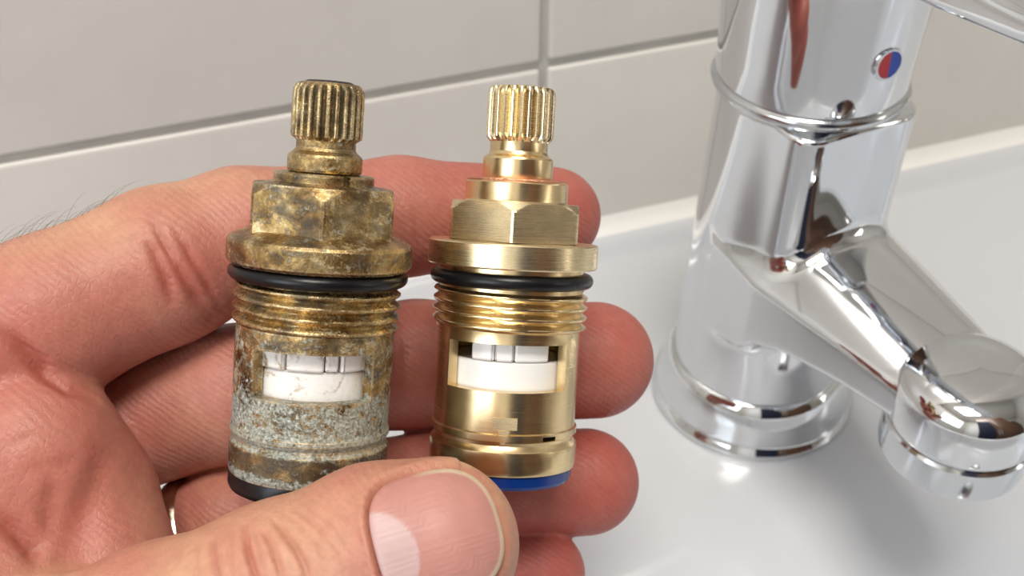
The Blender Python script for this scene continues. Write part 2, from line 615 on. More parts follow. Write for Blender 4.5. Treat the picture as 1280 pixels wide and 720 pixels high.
for k in range(n):
    faces.append((loop[k], loop[(k + 1) % n], base + (k + 1) % n, base + k))
faces.append(tuple(base + k for k in range(n)))
bas = empty('washbasin', Matrix.Translation(R(0.015, 0.2, 0)), 'white glazed washbasin fixed to the tiled wall under the tap', 'washbasin')
bi = bas.matrix_world.inverted()
o = mk('bowl', verts, faces, MAT['glaze'], None, 50)
o.parent = bas; o.matrix_parent_inverse = bi
o = lathe('drain', [(0.0, .002), (.018, .002), (.021, .0012), (.022, 0), (.022, -.004), (0, -.004)], MAT['chrome'], None, 48)
o.location = R(0.0095, 0.27, basin_z(0.0095, 0.27)); o.parent = bas; o.matrix_parent_inverse = bi
# silicone joint between basin and tiles
bm = bmesh.new()
prev = None
prof = [(0.0, 0.0088), (0.0012, 0.0066), (0.003, 0.0054), (0.0052, 0.0048), (0.0052, 0.003), (0.0, 0.003)]
for u in (BU0, BU1):
    ring = [bm.verts.new(R(u, v, z)) for v, z in prof]
    if prev:
        for k in range(6):
            bm.faces.new((prev[k], prev[(k + 1) % 6], ring[(k + 1) % 6], ring[k]))
    bm.faces.new(ring)
    prev = ring
bmesh.ops.recalc_face_normals(bm, faces=bm.faces)
me = bpy.data.meshes.new('trim_1'); bm.to_mesh(me); bm.free()
struct(link('trim_1', me, MAT['silicone'], None, 60))

# ------------------------------------------------------------------ smooth surfaces from distance functions
def rcone(P, a, b, ra, rb):
    ba = b - a
    L = float(ba @ ba)
    t = np.clip(((P - a) @ ba) / L, 0, 1)
    d = P - a - t[:, None] * ba
    return np.sqrt((d * d).sum(1)) - (ra + (rb - ra) * t)


def smin(a, b, k):
    h = np.clip(k - np.abs(a - b), 0, None) / k
    return np.minimum(a, b) - h * h * k * 0.25


def grad_of(f, P, h=0.2):
    g = np.empty_like(P)
    k = np.array([[1, -1, -1], [-1, -1, 1], [-1, 1, -1], [1, 1, 1]], float)
    g[:] = 0
    for e in k:
        g += e * f(P + e * h)[:, None]
    return g / np.maximum(1e-9, np.linalg.norm(g, axis=1))[:, None]


def surface(f, lo, hi, h, B=6):
    """mesh of f = 0 : block-sparse sampling, surface nets, then snapped onto the true surface"""
    lo = np.array(lo, float); hi = np.array(hi, float)
    nb = np.ceil((hi - lo) / (h * B)).astype(int)
    n = nb * B + 1
    D = np.full(tuple(n), 9.0, np.float32)
    cx = [lo[i] + (np.arange(nb[i]) + 0.5) * h * B for i in range(3)]
    cc = np.stack(np.meshgrid(*cx, indexing='ij'), -1).reshape(-1, 3)
    dc = f(cc)
    act = np.abs(dc) < h * B * 0.87 + 1.0
    ijk = np.stack(np.meshgrid(*[np.arange(x) for x in nb], indexing='ij'), -1).reshape(-1, 3)
    for (i, j, k) in ijk[(~act) & (dc < 0)]:
        D[i * B:(i + 1) * B + 1, j * B:(j + 1) * B + 1, k * B:(k + 1) * B + 1] = -9
    off = np.stack(np.meshgrid(*[np.arange(B)] * 3, indexing='ij'), -1).reshape(-1, 3)
    A = ijk[act]
    for s in range(0, len(A), 200):
        I = (A[s:s + 200][:, None, :] * B + off[None]).reshape(-1, 3)
        D[I[:, 0], I[:, 1], I[:, 2]] = f(lo + I * h)
    D[0] = 9; D[:, 0] = 9; D[:, :, 0] = 9; D[-1] = 9; D[:, -1] = 9; D[:, :, -1] = 9
    S = D < 0
    sh = tuple(np.array(D.shape) - 1)
    c = np.zeros(sh, np.int8)
    corners = [(a, b, e) for a in (0, 1) for b in (0, 1) for e in (0, 1)]
    for a, b, e in corners:
        c += S[a:a + sh[0], b:b + sh[1], e:e + sh[2]]
    cell = np.argwhere((c > 0) & (c < 8))
    num = np.full(sh, -1, np.int32)
    num[tuple(cell.T)] = np.arange(len(cell))
    acc = np.zeros((len(cell), 3)); cnt = np.zeros(len(cell))
    for p in corners:
        for ax in range(3):
            if p[ax]:
                continue
            q = list(p); q[ax] = 1
            d0 = D[cell[:, 0] + p[0], cell[:, 1] + p[1], cell[:, 2] + p[2]]
            d1 = D[cell[:, 0] + q[0], cell[:, 1] + q[1], cell[:, 2] + q[2]]
            m = (d0 < 0) != (d1 < 0)
            t = np.where(m, d0 / np.where(m, d0 - d1, 1), 0)
            pos = np.tile(np.array(p, float), (len(cell), 1)); pos[:, ax] += t
            acc[m] += pos[m]; cnt[m] += 1
    V = lo + (cell + acc / cnt[:, None]) * h
    quads = []
    for ax in range(3):
        b1, b2 = [(1, 2), (2, 0), (0, 1)][ax]
        s0 = [slice(None)] * 3; s1 = [slice(None)] * 3
        s0[ax] = slice(0, -1); s1[ax] = slice(1, None)
        E = np.argwhere(S[tuple(s0)] != S[tuple(s1)])
        E = E[(E[:, b1] > 0) & (E[:, b2] > 0) & (E[:, b1] < D.shape[b1] - 1) & (E[:, b2] < D.shape[b2] - 1)]
        ins = S[tuple(E.T)]
        o1 = np.zeros(3, int); o1[b1] = 1
        o2 = np.zeros(3, int); o2[b2] = 1
        q = np.stack([num[tuple(x.T)] for x in (E - o1 - o2, E - o2, E, E - o1)], 1)
        q[~ins] = q[~ins][:, ::-1]
        quads.append(q)
    Q = np.concatenate(quads)
    for _ in range(2):
        V = V - grad_of(f, V) * np.clip(f(V), -0.4, 0.4)[:, None] * 0.95
    return V, Q, grad_of(f, V)


def raw_mesh(name, P, F_, mat):
    """quads (or a triangle index array) to one smooth mesh object; P in metres"""
    me = bpy.data.meshes.new(name)
    me.vertices.add(len(P))
    me.vertices.foreach_set('co', np.ascontiguousarray(P, np.float32).ravel())
    me.loops.add(F_.size)
    me.loops.foreach_set('vertex_index', np.ascontiguousarray(F_, np.int32).ravel())
    me.polygons.add(len(F_))
    me.polygons.foreach_set('loop_start', np.arange(0, F_.size, F_.shape[1], dtype=np.int32))
    me.update(calc_edges=True)
    me.shade_smooth()
    me.materials.append(mat)
    o = bpy.data.objects.new(name, me)
    COL.objects.link(o)
    return o


# ------------------------------------------------------------------ mixer tap
AX, AY = 0.0613, 0.2045
DX, DY = 0.430, -0.903
dl = math.hypot(DX, DY); DX /= dl; DY /= dl
TM = Matrix(((DX, -DY, 0, AX), (DY, DX, 0, AY), (0, 0, 1, 0.0), (0, 0, 0, 1)))   # local x = spout direction
tap = empty('mixer_tap', TM, 'chrome single-lever mixer tap standing on the white washbasin', 'tap')
ck = MAT['chrome']
lathe('base_flange', [(0, -.0008), (.0248, -.0008), (.0254, .0006), (.0252, .0018), (.0243, .0026), (.0239, .0040),
                      (.0234, .0075), (.0226, .0112), (.0214, .0140), (.0208, .0144), (0, .0145)], ck, tap, 128, smooth=50)
lathe('trim_ring', [(.0180, .0885), (.0192, .0887), (.0200, .0893), (.0203, .0902), (.0200, .0910), (.0192, .0915), (.0180, .0916)], MAT['chrome_ring'], tap, 128, closed=True, smooth=60)
hp = [(.0180, .0912), (.0193, .0914), (.0196, .0925), (.0196, .098), (.0201, .107), (.0205, .116), (.0206, .123), (.0202, .1290),
      (.0188, .1335), (.0150, .1362), (.0090, .1376), (0.0, .1380)]
lathe('head', hp, ck, tap, 128, smooth=60)


def rr_section(hw, zt, zb, rt, rb, n=8):
    """rounded rectangle in the y-z plane, counter-clockwise"""
    pts = []
    for cy, cz, r, a0 in ((hw - rt, zt - rt, rt, 0), (-(hw - rt), zt - rt, rt, 90), (-(hw - rb), zb + rb, rb, 180), (hw - rb, zb + rb, rb, 270)):
        for k in range(n + 1):
            a = math.radians(a0 + 90 * k / n)
            pts.append((cy + r * math.cos(a), cz + r * math.sin(a)))
    return pts


def loft(name, secs, mat, parent, smooth=50):
    """secs: list of (x, section points)"""
    vs, fs = [], []
    m = len(secs[0][1])
    for x, pts in secs:
        for i, q in enumerate(pts):
            xx = x(q) if callable(x) else x
            vs.append((xx, q[0], q[1]))
    for i in range(len(secs) - 1):
        for k in range(m):
            l = (k + 1) % m
            fs.append((i * m + k, i * m + l, (i + 1) * m + l, (i + 1) * m + k))
    fs.append(tuple(range(m)))
    fs.append(tuple((len(secs) - 1) * m + k for k in range(m)))
    return mk(name, vs, fs, mat, parent, smooth)


def bez(p0, p1, p2, n):
    return [tuple((1 - t) ** 2 * p0[i] + 2 * t * (1 - t) * p1[i] + t * t * p2[i] for i in (0, 1)) for t in [k / n for k in range(n + 1)]]


# column and spout in one casting: a tapered column, a flat-fronted rib below the ring, a chamfered sloping spout
def smax(a, b, k):
    return -smin(-a, -b, k)


def sd_poly(X, Z, pts):
    """signed distance to a polygon"""
    pts = np.array(pts, float)
    d = np.full(len(X), 1e18); sgn = np.ones(len(X))
    n = len(pts)
    for i in range(n):
        a, b = pts[i], pts[i - 1]
        ex, ez = b[0] - a[0], b[1] - a[1]
        wx, wz = X - a[0], Z - a[1]
        t = np.clip((wx * ex + wz * ez) / (ex * ex + ez * ez), 0, 1)
        bx, bz = wx - ex * t, wz - ez * t
        d = np.minimum(d, bx * bx + bz * bz)
        c1, c2, c3 = Z >= a[1], Z < b[1], ex * wz > ez * wx
        flip = (c1 & c2 & c3) | (~c1 & ~c2 & ~c3)
        sgn = np.where(flip, -sgn, sgn)
    return sgn * np.sqrt(d)


SPT = [(2, 33), (14, 33), (19, 38), (28, 42), (42, 45), (55, 46.5), (57, 48), (57, 56), (55.5, 58.4), (24, 61.6), (2, 63.8)]


def tap_sdf(P):
    X, Y, Z = P[:, 0], P[:, 1], P[:, 2]
    r = 20.7 - 2.3 * (Z - 13.5) / 74.5
    rad = np.sqrt(X * X + Y * Y)
    col = smax((rad - r), np.abs(Z - 50.9) - 37.4, 0.8)
    # rib
    qx, qy = np.abs(X - 8) - 4.8, np.abs(Y) - 9.2
    rib = np.sqrt(np.maximum(qx, 0) ** 2 + np.maximum(qy, 0) ** 2) + np.minimum(np.maximum(qx, qy), 0) - 6.3
    rib = smax(rib, np.abs(Z - 72) - 16.2, 0.8)
    d = smin(col, rib, 2.5)
    # spout
    rr = 1.6
    hw = 19.3 - 6.4 * np.clip((X - 16) / 40, 0, 1)
    sd = sd_poly(X, Z, SPT) + rr
    qy = np.abs(Y) - hw + rr
    sp = np.sqrt(np.maximum(sd, 0) ** 2 + np.maximum(qy, 0) ** 2) + np.minimum(np.maximum(sd, qy), 0) - rr
    topz = 61.6 - (X - 24) * 0.105
    ch = ((np.abs(Y) - hw) + (Z - topz)) * 0.7071 + 2.9
    sp = smax(sp, ch, 1.2)
    sp = smax(sp, (Z + Y * Y / 40.0 - topz) * 0.93, 1.0)
    return smin(d, sp, 4.0)


tv, tq, tn = surface(tap_sdf, (-23, -23, 11), (65, 23, 91), 0.6)
o = raw_mesh('body_with_spout', tv / 1000, tq, ck)
o.parent = tap
OUT = 0.0600
oo = lathe('outlet', [(.0132, .0453), (.0140, .0458), (.0142, .0475), (.0142, .0525), (.0141, .0542), (.0136, .0559), (.0123, .0576),
                      (.0097, .0589), (.0055, .0596), (0, .0598)], ck, tap, 96, smooth=60)
oo.location = (OUT, 0, 0)
oo = lathe('aerator', [(0, .0388), (.0112, .0388), (.0118, .0373), (.0130, .0371), (.0139, .0378), (.0141, .0390), (.0141, .0448), (.0135, .0454), (0, .0454)],
           MAT['chrome_ring'], tap, 96, smooth=40)
oo.location = (OUT, 0, 0)
def interp(keys, x):
    for a, b in zip(keys, keys[1:]):
        if x <= b[0]:
            t = (x - a[0]) / (b[0] - a[0])
            return [p + (q - p) * t for p, q in zip(a, b)]
    return list(keys[-1])


# lever: flat bar rising out of the head
LK = [(-.004, .0120, .1300, .1200), (.012, .0112, .1305, .1190), (.022, .0100, .1290, .1185), (.034, .0092, .1262, .1190),
      (.05, .0088, .1262, .1205), (.075, .0088, .1290, .1240), (.095, .0086, .1320, .1275), (.104, .0070, .1325, .1290)]
secs = []
for k in range(30):
    x = LK[0][0] + (LK[-1][0] - LK[0][0]) * k / 29
    _, hw, zt, zb = interp(LK, x)
    zt += .0032; zb += .0032
    secs.append((x, rr_section(hw, zt, zb, 0.0022, 0.0022, 5)))
loft('lever', secs, ck, tap)
# hot/cold button: bezel and two enamel halves, lying on the head's curved side
bz = bpy.data.objects.new('button', None)
LB = Matrix.Translation((0.0200, 0, 0.1030)) @ Matrix.Rotation(math.radians(90 - 3), 4, 'Y')
vs, fs = lathe_data([(0, -.0015), (.0031, -.0015), (.0033, .0001), (.0031, .0006), (.0027, .0006), (.0026, .0003), (0, .0003)], 48)
b0 = mk('button', vs, fs, MAT['chrome_ring'], tap, 40)
b0.matrix_local = LB
for nm, sgn, mt in (('hot_mark', -1, 'red'), ('cold_mark', 1, 'blue_enamel')):
    pts = [(0, 0)] + [(.0026 * math.cos(a), .0026 * math.sin(a)) for a in [PI / 2 * sgn - PI / 2 + PI * k / 20 for k in range(21)]]
    pts = pts[1:]
    vs = [(x, y, .00025) for x, y in pts] + [(x, y, .00055) for x, y in pts]
    m = len(pts)
    fs = [tuple(range(m)), tuple(range(m, 2 * m))] + [(k, (k + 1) % m, m + (k + 1) % m, m + k) for k in range(m)]
    h = mk(nm, vs, fs, MAT[mt], b0, 30)
    h['label'] = 'red half of the round temperature mark' if sgn < 0 else 'blue half of the round temperature mark'


# ------------------------------------------------------------------ cartridges
class Cart:
    def __init__(s, x_top, y_top, x_bot, y_bot, d0, elev):
        """axis line in the picture, depth at its middle, tilt of its top towards the viewer"""
        yc = (y_top + y_bot) / 2
        xc = (x_top + x_bot) / 2
        s.c = C(xc, yc, d0)
        e = math.radians(elev)
        slope = (x_top - x_bot) / (y_bot - y_top)
        # pick the lateral lean so that the projected axis has the measured slope
        best = None
        for k in range(-200, 201):
            lean = k / 1000
            a = np.array([lean, math.cos(e), math.sin(e)]); a /= np.linalg.norm(a)
            p, q = s.c + a * .03, s.c - a * .03
            sl = (p[0] / -p[2] - q[0] / -q[2]) / (p[1] / -p[2] - q[1] / -q[2])
            if best is None or abs(sl - slope) < best[0]:
                best = (abs(sl - slope), a)
        s.a = best[1]
        # local -y faces the viewer
        toc = -s.c / np.linalg.norm(s.c)
        yv = -(toc - s.a * (toc @ s.a)); yv /= np.linalg.norm(yv)
        xv = np.cross(yv, s.a)
        L = np.column_stack([xv, yv, s.a])
        m = Matrix.Identity(4)
        for i in range(3):
            for j in range(3):
                m[i][j] = L[i][j]
            m[i][3] = s.c[i]
        s.M = CAMW @ m

    def z(s, py):
        k = (360 - py) / F
        # (c.y + t a.y) = k * -(c.z + t a.z)
        return -(s.c[1] + k * s.c[2]) / (s.a[1] + k * s.a[2])

    def d(s, py):
        return -(s.c + s.a * s.z(py))[2]

    def w(s, wpx, py):
        # silhouette of a cylinder: correct for its near side
        return wpx * s.d(py) / F * 0.9975

    def P(s, pts):
        """(half width px, side y px) -> (r, z)"""
        return [(s.w(a, b), s.z(b)) for a, b in pts]


def splined(cart, pts, teeth, depth, mat, parent, name='splined_head'):
    """pts: (w, y, amp 0..1)"""
    prof = cart.P([(a, b) for a, b, _ in pts])
    amps = {}
    n = teeth * 10
    vs, fs, gr = [], [], []
    for (r, z), (_, _, am) in zip(prof, pts):
        for k in range(n):
            t = 2 * PI * k / n
            f = (k % 10) / 10
            tri = abs(f - 0.5) * 2            # 0 at the valley's middle
            g = 1 - min(1, max(0, (tri - 0.05) / 0.62))
            rr = r * (1 - depth * am * g)
            vs.append((rr * math.cos(t), rr * math.sin(t), z))
            gr.append(am * g)
    m = len(prof)
    for i in range(m - 1):
        for k in range(n):
            l = (k + 1) % n
            fs.append((i * n + k, i * n + l, (i + 1) * n + l, (i + 1) * n + k))
    fs.append(tuple(range(n)))
    fs.append(tuple((m - 1) * n + k for k in range(n)))
    ob = mk(name, vs, fs, mat, parent, 28)
    at = ob.data.attributes.new('grime', 'FLOAT', 'POINT')
    at.data.foreach_set('value', gr)
    return ob


def hexnut(cart, w_side, y0, y1, cham, rot, mat, parent, low=0.0, st=0.905):
    """w_side: measured half width px; hexagon with a corner turned by rot from the viewer"""
    z1, z0 = cart.z(y0), cart.z(y1)
    half = cart.w(w_side, (y0 + y1) / 2)
    mx = max(abs(math.cos(math.radians(rot - 90 + 60 * k))) for k in range(6))
    Rc = half / mx
    ap = Rc * math.cos(PI / 6)
    n = 180
    vs, fs = [], []
    rows = 30
    for i in range(rows + 1):
        z = z0 + (z1 - z0) * i / rows
        cone = Rc * st + (z1 - z) * cham
        cone2 = Rc * 0.97 + (z - z0) * cham * 1.4 if low else 9
        for k in range(n):
            t = math.radians(rot - 90) + 2 * PI * k / n
            a = (2 * PI * k / n) % (PI / 3)
            rh = ap / math.cos(a - PI / 6)
            rr = min(rh, cone, cone2, Rc * 0.985)
            vs.append((rr * math.cos(t), rr * math.sin(t), z))
    for i in range(rows):
        for k in range(n):
            l = (k + 1) % n
            fs.append((i * n + k, i * n + l, (i + 1) * n + l, (i + 1) * n + k))
    fs.append(tuple(range(n)))
    fs.append(tuple(rows * n + k for k in range(n)))
    return mk('hex_nut', vs, fs, mat, parent, 12)


def thread(cart, w0, y0, y1, turns, amp, mat, parent, wobble=0.0):
    r0 = cart.w(w0, (y0 + y1) / 2)
    z1, z0 = cart.z(y0), cart.z(y1)
    pitch = (z1 - z0) / turns
    n, rows = 120, turns * 14
    vs, fs = [], []
    rnd = random.Random(3)
    for i in range(rows + 1):
        z = z0 + (z1 - z0) * i / rows
        for k in range(n):
            t = 2 * PI * k / n
            ph = ((z - z0) / pitch + k / n + 0.25) % 1.0
            tri = 1 - abs(ph - 0.5) * 2
            e = min(1.0, (z - z0) / (0.5 * pitch) + 0.25, (z1 - z) / (0.5 * pitch) + 0.25)
            rr = r0 - amp * (1 - min(1, tri * 1.25)) - amp * 0.5 * (1 - e)
            if wobble:
                rr += wobble * math.sin(3 * t + 9 * i / rows) * math.sin(7 * t + i)
            vs.append((rr * math.cos(t), rr * math.sin(t), z))
    for i in range(rows):
        for k in range(n):
            l = (k + 1) % n
            fs.append((i * n + k, i * n + l, (i + 1) * n + l, (i + 1) * n + k))
    fs.append(tuple(range(n)))
    fs.append(tuple(rows * n + k for k in range(n)))
    return mk('thread', vs, fs, mat, parent, 40)


def cut(ob, cutters):
    for c in cutters:
        md = ob.modifiers.new('cut', 'BOOLEAN')
        md.operation = 'DIFFERENCE'
        md.solver = 'EXACT'
        md.object = c
    dg = bpy.context.evaluated_depsgraph_get()
    dg.update()
    me = bpy.data.meshes.new_from_object(ob.evaluated_get(dg))
    ob.modifiers.clear()
    old = ob.data
    ob.data = me
    me.name = ob.name
    for c in cutters:
        bpy.data.objects.remove(c)
    me.shade_smooth()
    me.set_sharp_from_angle(angle=math.radians(28))


def frustum(x0, x1, z0, z1, y_in, X0, X1, Zb, Zt, y_out):
    vs = [(x0, y_in, z0), (x1, y_in, z0), (x1, y_in, z1), (x0, y_in, z1),
          (X0, y_out, Zb), (X1, y_out, Zb), (X1, y_out, Zt), (X0, y_out, Zt)]
    fs = [(0, 1, 2, 3), (4, 5, 6, 7), (0, 1, 5, 4), (1, 2, 6, 5), (2, 3, 7, 6), (3, 0, 4, 7)]
    return mk('cutter', vs, fs, None, None, None)


def wedge(r0, r1, a0, a1, z0, z1, mat, parent, name):
    """sector piece; angles in degrees, -90 faces the viewer"""
    k_ = 14
    pts = []
    for k in range(k_ + 1):
        a = math.radians(a0 + (a1 - a0) * k / k_)
        pts.append((r1 * math.cos(a), r1 * math.sin(a)))
    for k in range(k_, -1, -1):
        a = math.radians(a0 + (a1 - a0) * k / k_)
        pts.append((r0 * math.cos(a), r0 * math.sin(a)))
    m = len(pts)
    vs = [(x, y, z0) for x, y in pts] + [(x, y, z1) for x, y in pts]
    fs = [tuple(range(m)), tuple(range(m, 2 * m))] + [(k, (k + 1) % m, m + (k + 1) % m, m + k) for k in range(m)]
    ob = mk(name, vs, fs, mat, parent, 40)
    bm = bmesh.new(); bm.from_mesh(ob.data)
    es = [e for e in bm.edges if len(e.link_faces) == 2 and e.calc_face_angle(0) > 0.9]
    bmesh.ops.bevel(bm, geom=es, offset=0.00035, segments=3, profile=0.5, affect='EDGES')
    bm.to_mesh(ob.data); bm.free()
    ob.data.shade_smooth()
    return ob


def resample(pts, step=3.0):
    out = [pts[0]]
    for a, b in zip(pts, pts[1:]):
        n = max(1, int(abs(b[1] - a[1]) / step))
        for k in range(1, n + 1):
            out.append(tuple(a[i] + (b[i] - a[i]) * k / n for i in range(len(a))))
    return out


# ---- old cartridge
LC = Cart(411.8, 107, 384.5, 590, 0.150, 7.2)
lc = empty('tap_cartridge', LC.M, 'corroded brass tap cartridge with black base, held at left next to the shiny one', 'tap cartridge')
OLD, CR, FL = MAT['old'], MAT['old_crust'], MAT['old_flange']
splined(LC, resample([(37.5, 104.5, 0.0), (41, 107.5, .15), (44.3, 113, .9), (44.8, 118, 1), (44.8, 168, 1), (44.0, 172, .85), (39, 175.5, 0.1), (38, 176.5, 0)]),
        24, 0.165, OLD, lc)
lathe('socket_shade', LC.P([(0, 108), (31, 108), (30.5, 103.2), (27, 101.6), (16, 100.9), (0, 100.7)]), MAT['hole_shade'], lc, 64, smooth=60)  # raised dome, coloured dark as the shade in an open socket
lathe('stem', LC.P([(37, 174), (37.3, 186), (39, 189), (45.5, 194), (46.6, 196.5), (46.6, 212), (45.5, 215), (44, 216)]), OLD, lc, 96)
# split clip ring: open at the front right
cp = LC.P([(62.6, 219), (62.6, 229), (60.5, 231), (44, 231), (44, 216.8), (60.5, 217)])
vs, fs = [], []
nn = 90
for k in range(nn + 1):
    t = math.radians(-60) + math.radians(352) * k / nn
    for r, z in cp:
        vs.append((r * math.cos(t), r * math.sin(t), z))
for k in range(nn):
    for q in range(6):
        fs.append((k * 6 + q, k * 6 + (q + 1) % 6, (k + 1) * 6 + (q + 1) % 6, (k + 1) * 6 + q))
fs += [tuple(range(6)), tuple(nn * 6 + q for q in range(6))]
ring = mk('clip_ring', vs, fs, MAT['old'], lc, 30)
lathe('shoulder', LC.P([(60, 228), (72, 230.5), (78, 233), (79, 236), (40, 236)]), CR, lc, 96)
hexnut(LC, 86.5, 232, 292, 0.75, 1, FL, lc, 0, 0.885)
lathe('flange', LC.P([(60, 286), (92, 289.5), (97, 292), (108, 296.5), (113, 300), (114.8, 303.5), (114.8, 324), (113.6, 328), (109, 332), (60, 333)]), FL, lc, 128)
lathe('neck', LC.P([(60, 331), (98, 331), (98, 352), (60, 352)]), OLD, lc, 96)
rz, rr = LC.z(342), LC.w(111.5, 342)
lathe('o_ring', torus_prof(rr - .00092, rz, .00094, .00098, 20), MAT['rubber_ring'], lc, 128, closed=True, smooth=180)
thread(LC, 103.5, 351, 408, 4, 0.00082, OLD, lc, 0.00003)
ro, ri = LC.w(97.5, 450), LC.w(80, 450)
op = resample([(97.0, 405), (97.8, 411), (97.6, 470), (96.2, 522), (96.4, 526), (98.2, 529), (98.2, 534), (96, 538), (93.5, 541), (93.5, 544),
               (97.6, 548), (97.8, 552), (97.6, 579), (96.5, 584)], 6)
prof = LC.P(op) + [(ri, LC.z(584)), (ri, LC.z(405))]
hs = lathe('housing', prof, CR, lc, 128, closed=True)
zt, zb = LC.z(424.5), LC.z(487)
k_ = LC.d(455) / F
ct = frustum(-56 * k_, 56.5 * k_, LC.z(483), LC.z(427), -50 * k_, -106 * k_, 106 * k_, LC.z(484), LC.z(426), -110 * k_)
ct.matrix_world = LC.M
ct2 = frustum(-56 * k_, 56.5 * k_, LC.z(483), LC.z(427), 0, -56 * k_, 56.5 * k_, LC.z(483), LC.z(427), -60 * k_)
ct2.matrix_world = LC.M
cut(hs, [ct, ct2])
rd = LC.w(77, 460)
cd = lathe('ceramic_disc', [(0, LC.z(492)), (rd, LC.z(492)), (rd, LC.z(452)), (rd - .0003, LC.z(450)), (0, LC.z(450))], MAT['ceramic_dirty'], lc, 96)
cd['label'] = 'lower white ceramic disc stained brown'
for a0, a1, zz in ((-141, -115, 0), (-113.5, -81, 0.2), (-80, -68, .7), (-66.5, -38, 0)):
    wedge(rd * .45, rd * (1.065 - .015 * zz), a0, a1, LC.z(449.6 - 1.2 * zz), LC.z(418), MAT['ceramic_dirty'], lc, 'ceramic_tooth')
lathe('core', [(0, LC.z(584)), (rd * .42, LC.z(584)), (rd * .42, LC.z(416)), (0, LC.z(416))], MAT['hole_shade'], lc, 32)
lathe('lower_plug', [(0, LC.z(583)), (ri * .999, LC.z(583)), (ri * .999, LC.z(493)), (0, LC.z(493))], MAT['hole_shade'], lc, 48)
lathe('base_seal', LC.P([(60, 582), (96.2, 584), (97, 587), (97, 600), (95, 604.5), (91, 606), (60, 606)]), MAT['rubber'], lc, 96)

# ---- new cartridge
RC = Cart(652.8, 113, 627.2, 575, 0.161, 4.9)
rc = empty('tap_cartridge', RC.M, 'shiny new brass tap cartridge with blue base, held at right next to the corroded one', 'tap cartridge')
BR, BP = MAT['brass'], MAT['brass_pale']
splined(RC, resample([(36, 109.5, 0.0), (39.5, 110.5, .05), (41.6, 114, .8), (42.3, 119, 1), (42.3, 168, 1), (41.8, 172.5, .9), (38.5, 176.5, 0.2), (37, 178.5, 0)]),
        24, 0.150, BP, rc)
lathe('stem', RC.P([(36, 176), (36.4, 178), (36.2, 190), (38, 194), (43, 197.5), (44, 200), (44, 222), (43, 226), (42, 229)]), BR, rc, 96)
o = lathe('washer', RC.P([(40, 223.5), (62, 224.2), (63, 226), (62, 228.5), (40, 228.5)]), simple('copper', (0.75, 0.36, 0.22), 0.35, 1.0, bmp=(1800, .8, .0004)), rc, 96)
o['label'] = 'thin copper-coloured washer'
lathe('collar', RC.P([(40, 227), (62, 227), (64.2, 229.5), (64.2, 247), (64.6, 251), (68, 256), (40, 256)]), BR, rc, 96)
hexnut(RC, 78.8, 253, 300, 0.75, -1, BP, rc, 0, 0.90)
lathe('flange', RC.P([(60, 299.5), (104.6, 301.5), (105.9, 303.2), (105.9, 329.6), (104.8, 331.3), (60, 332)]), BP, rc, 128)
lathe('neck', RC.P([(60, 331), (90, 331), (90, 361), (60, 361)]), BR, rc, 96)
rz, rr = RC.z(346.5), RC.w(102, 347)
lathe('o_ring', torus_prof(rr - .00098, rz, .00099, .00104, 20), MAT['rubber_ring'], rc, 128, closed=True, smooth=180)
thread(RC, 96.5, 358.5, 408, 4, 0.00080, BR, rc)
ri = RC.w(76, 450)
op = resample([(90, 405), (88.8, 412), (88.6, 470), (88.2, 518), (88.2, 524), (90.6, 525.5), (90.6, 533), (87.5, 535), (86.2, 539), (88, 543),
               (91.2, 546), (91.6, 549), (91.6, 571), (90.4, 574)], 6)
prof = RC.P(op) + [(ri, RC.z(574)), (ri, RC.z(405))]
hs = lathe('housing', prof, BR, rc, 128, closed=True)
k_ = RC.d(450) / F
ct = frustum(-57.5 * k_, 59.5 * k_, RC.z(475), RC.z(420.5), -44 * k_, -130 * k_, 134 * k_, RC.z(476), RC.z(419.5), -100 * k_)
ct.matrix_world = RC.M
ct2 = frustum(-57.5 * k_, 59.5 * k_, RC.z(475), RC.z(420.5), 0, -57.5 * k_, 59.5 * k_, RC.z(475), RC.z(420.5), -55 * k_)
ct2.matrix_world = RC.M
ct3 = frustum(46 * k_, 60 * k_, RC.z(533), RC.z(529), -40 * k_, 48 * k_, 66 * k_, RC.z(533.5), RC.z(527), -100 * k_)
ct3.matrix_world = RC.M
cut(hs, [ct, ct2, ct3])
rd = RC.w(73.5, 455)
lathe('ceramic_disc', [(0, RC.z(484)), (rd, RC.z(484)), (rd, RC.z(444)), (rd - .0003, RC.z(442.5)), (0, RC.z(442.5))], MAT['ceramic'], rc, 96)
for a0, a1 in ((-126, -102.5), (-101.8, -84), (-83.2, -48)):
    wedge(rd * .45, rd * 1.02, a0, a1, RC.z(442), RC.z(412), MAT['ceramic'], rc, 'ceramic_tooth')
lathe('core', [(0, RC.z(574)), (rd * .42, RC.z(574)), (rd * .42, RC.z(411)), (0, RC.z(411))], MAT['hole_shade'], rc, 32)
lathe('lower_plug', [(0, RC.z(573)), (ri * .999, RC.z(573)), (ri * .999, RC.z(485)), (0, RC.z(485))], MAT['hole_shade'], rc, 48)
lathe('base_seal', RC.P([(60, 572), (86.5, 573.5), (87.5, 576), (87.2, 587), (85, 591), (60, 592)]), MAT['blue'], rc, 96)


def curved_patch(cart, wr, pts, th, mat, parent, name):
    """small raised mark on the housing: pts in px offsets (x from axis, y)"""
    vs = []
    for off in (-0.0002, th):
        for x, y in pts:
            z = cart.z(y)
            r = cart.w(wr, y) + off
            xx = x * (cart.d(y) - r) / F
            vs.append((xx, -math.sqrt(r * r - xx * xx), z))
    m = len(pts)
    fs = [tuple(range(m)), tuple(range(m, 2 * m))] + [(k, (k + 1) % m, m + (k + 1) % m, m + k) for k in range(m)]
    return mk(name, vs, fs, mat, parent, 20)


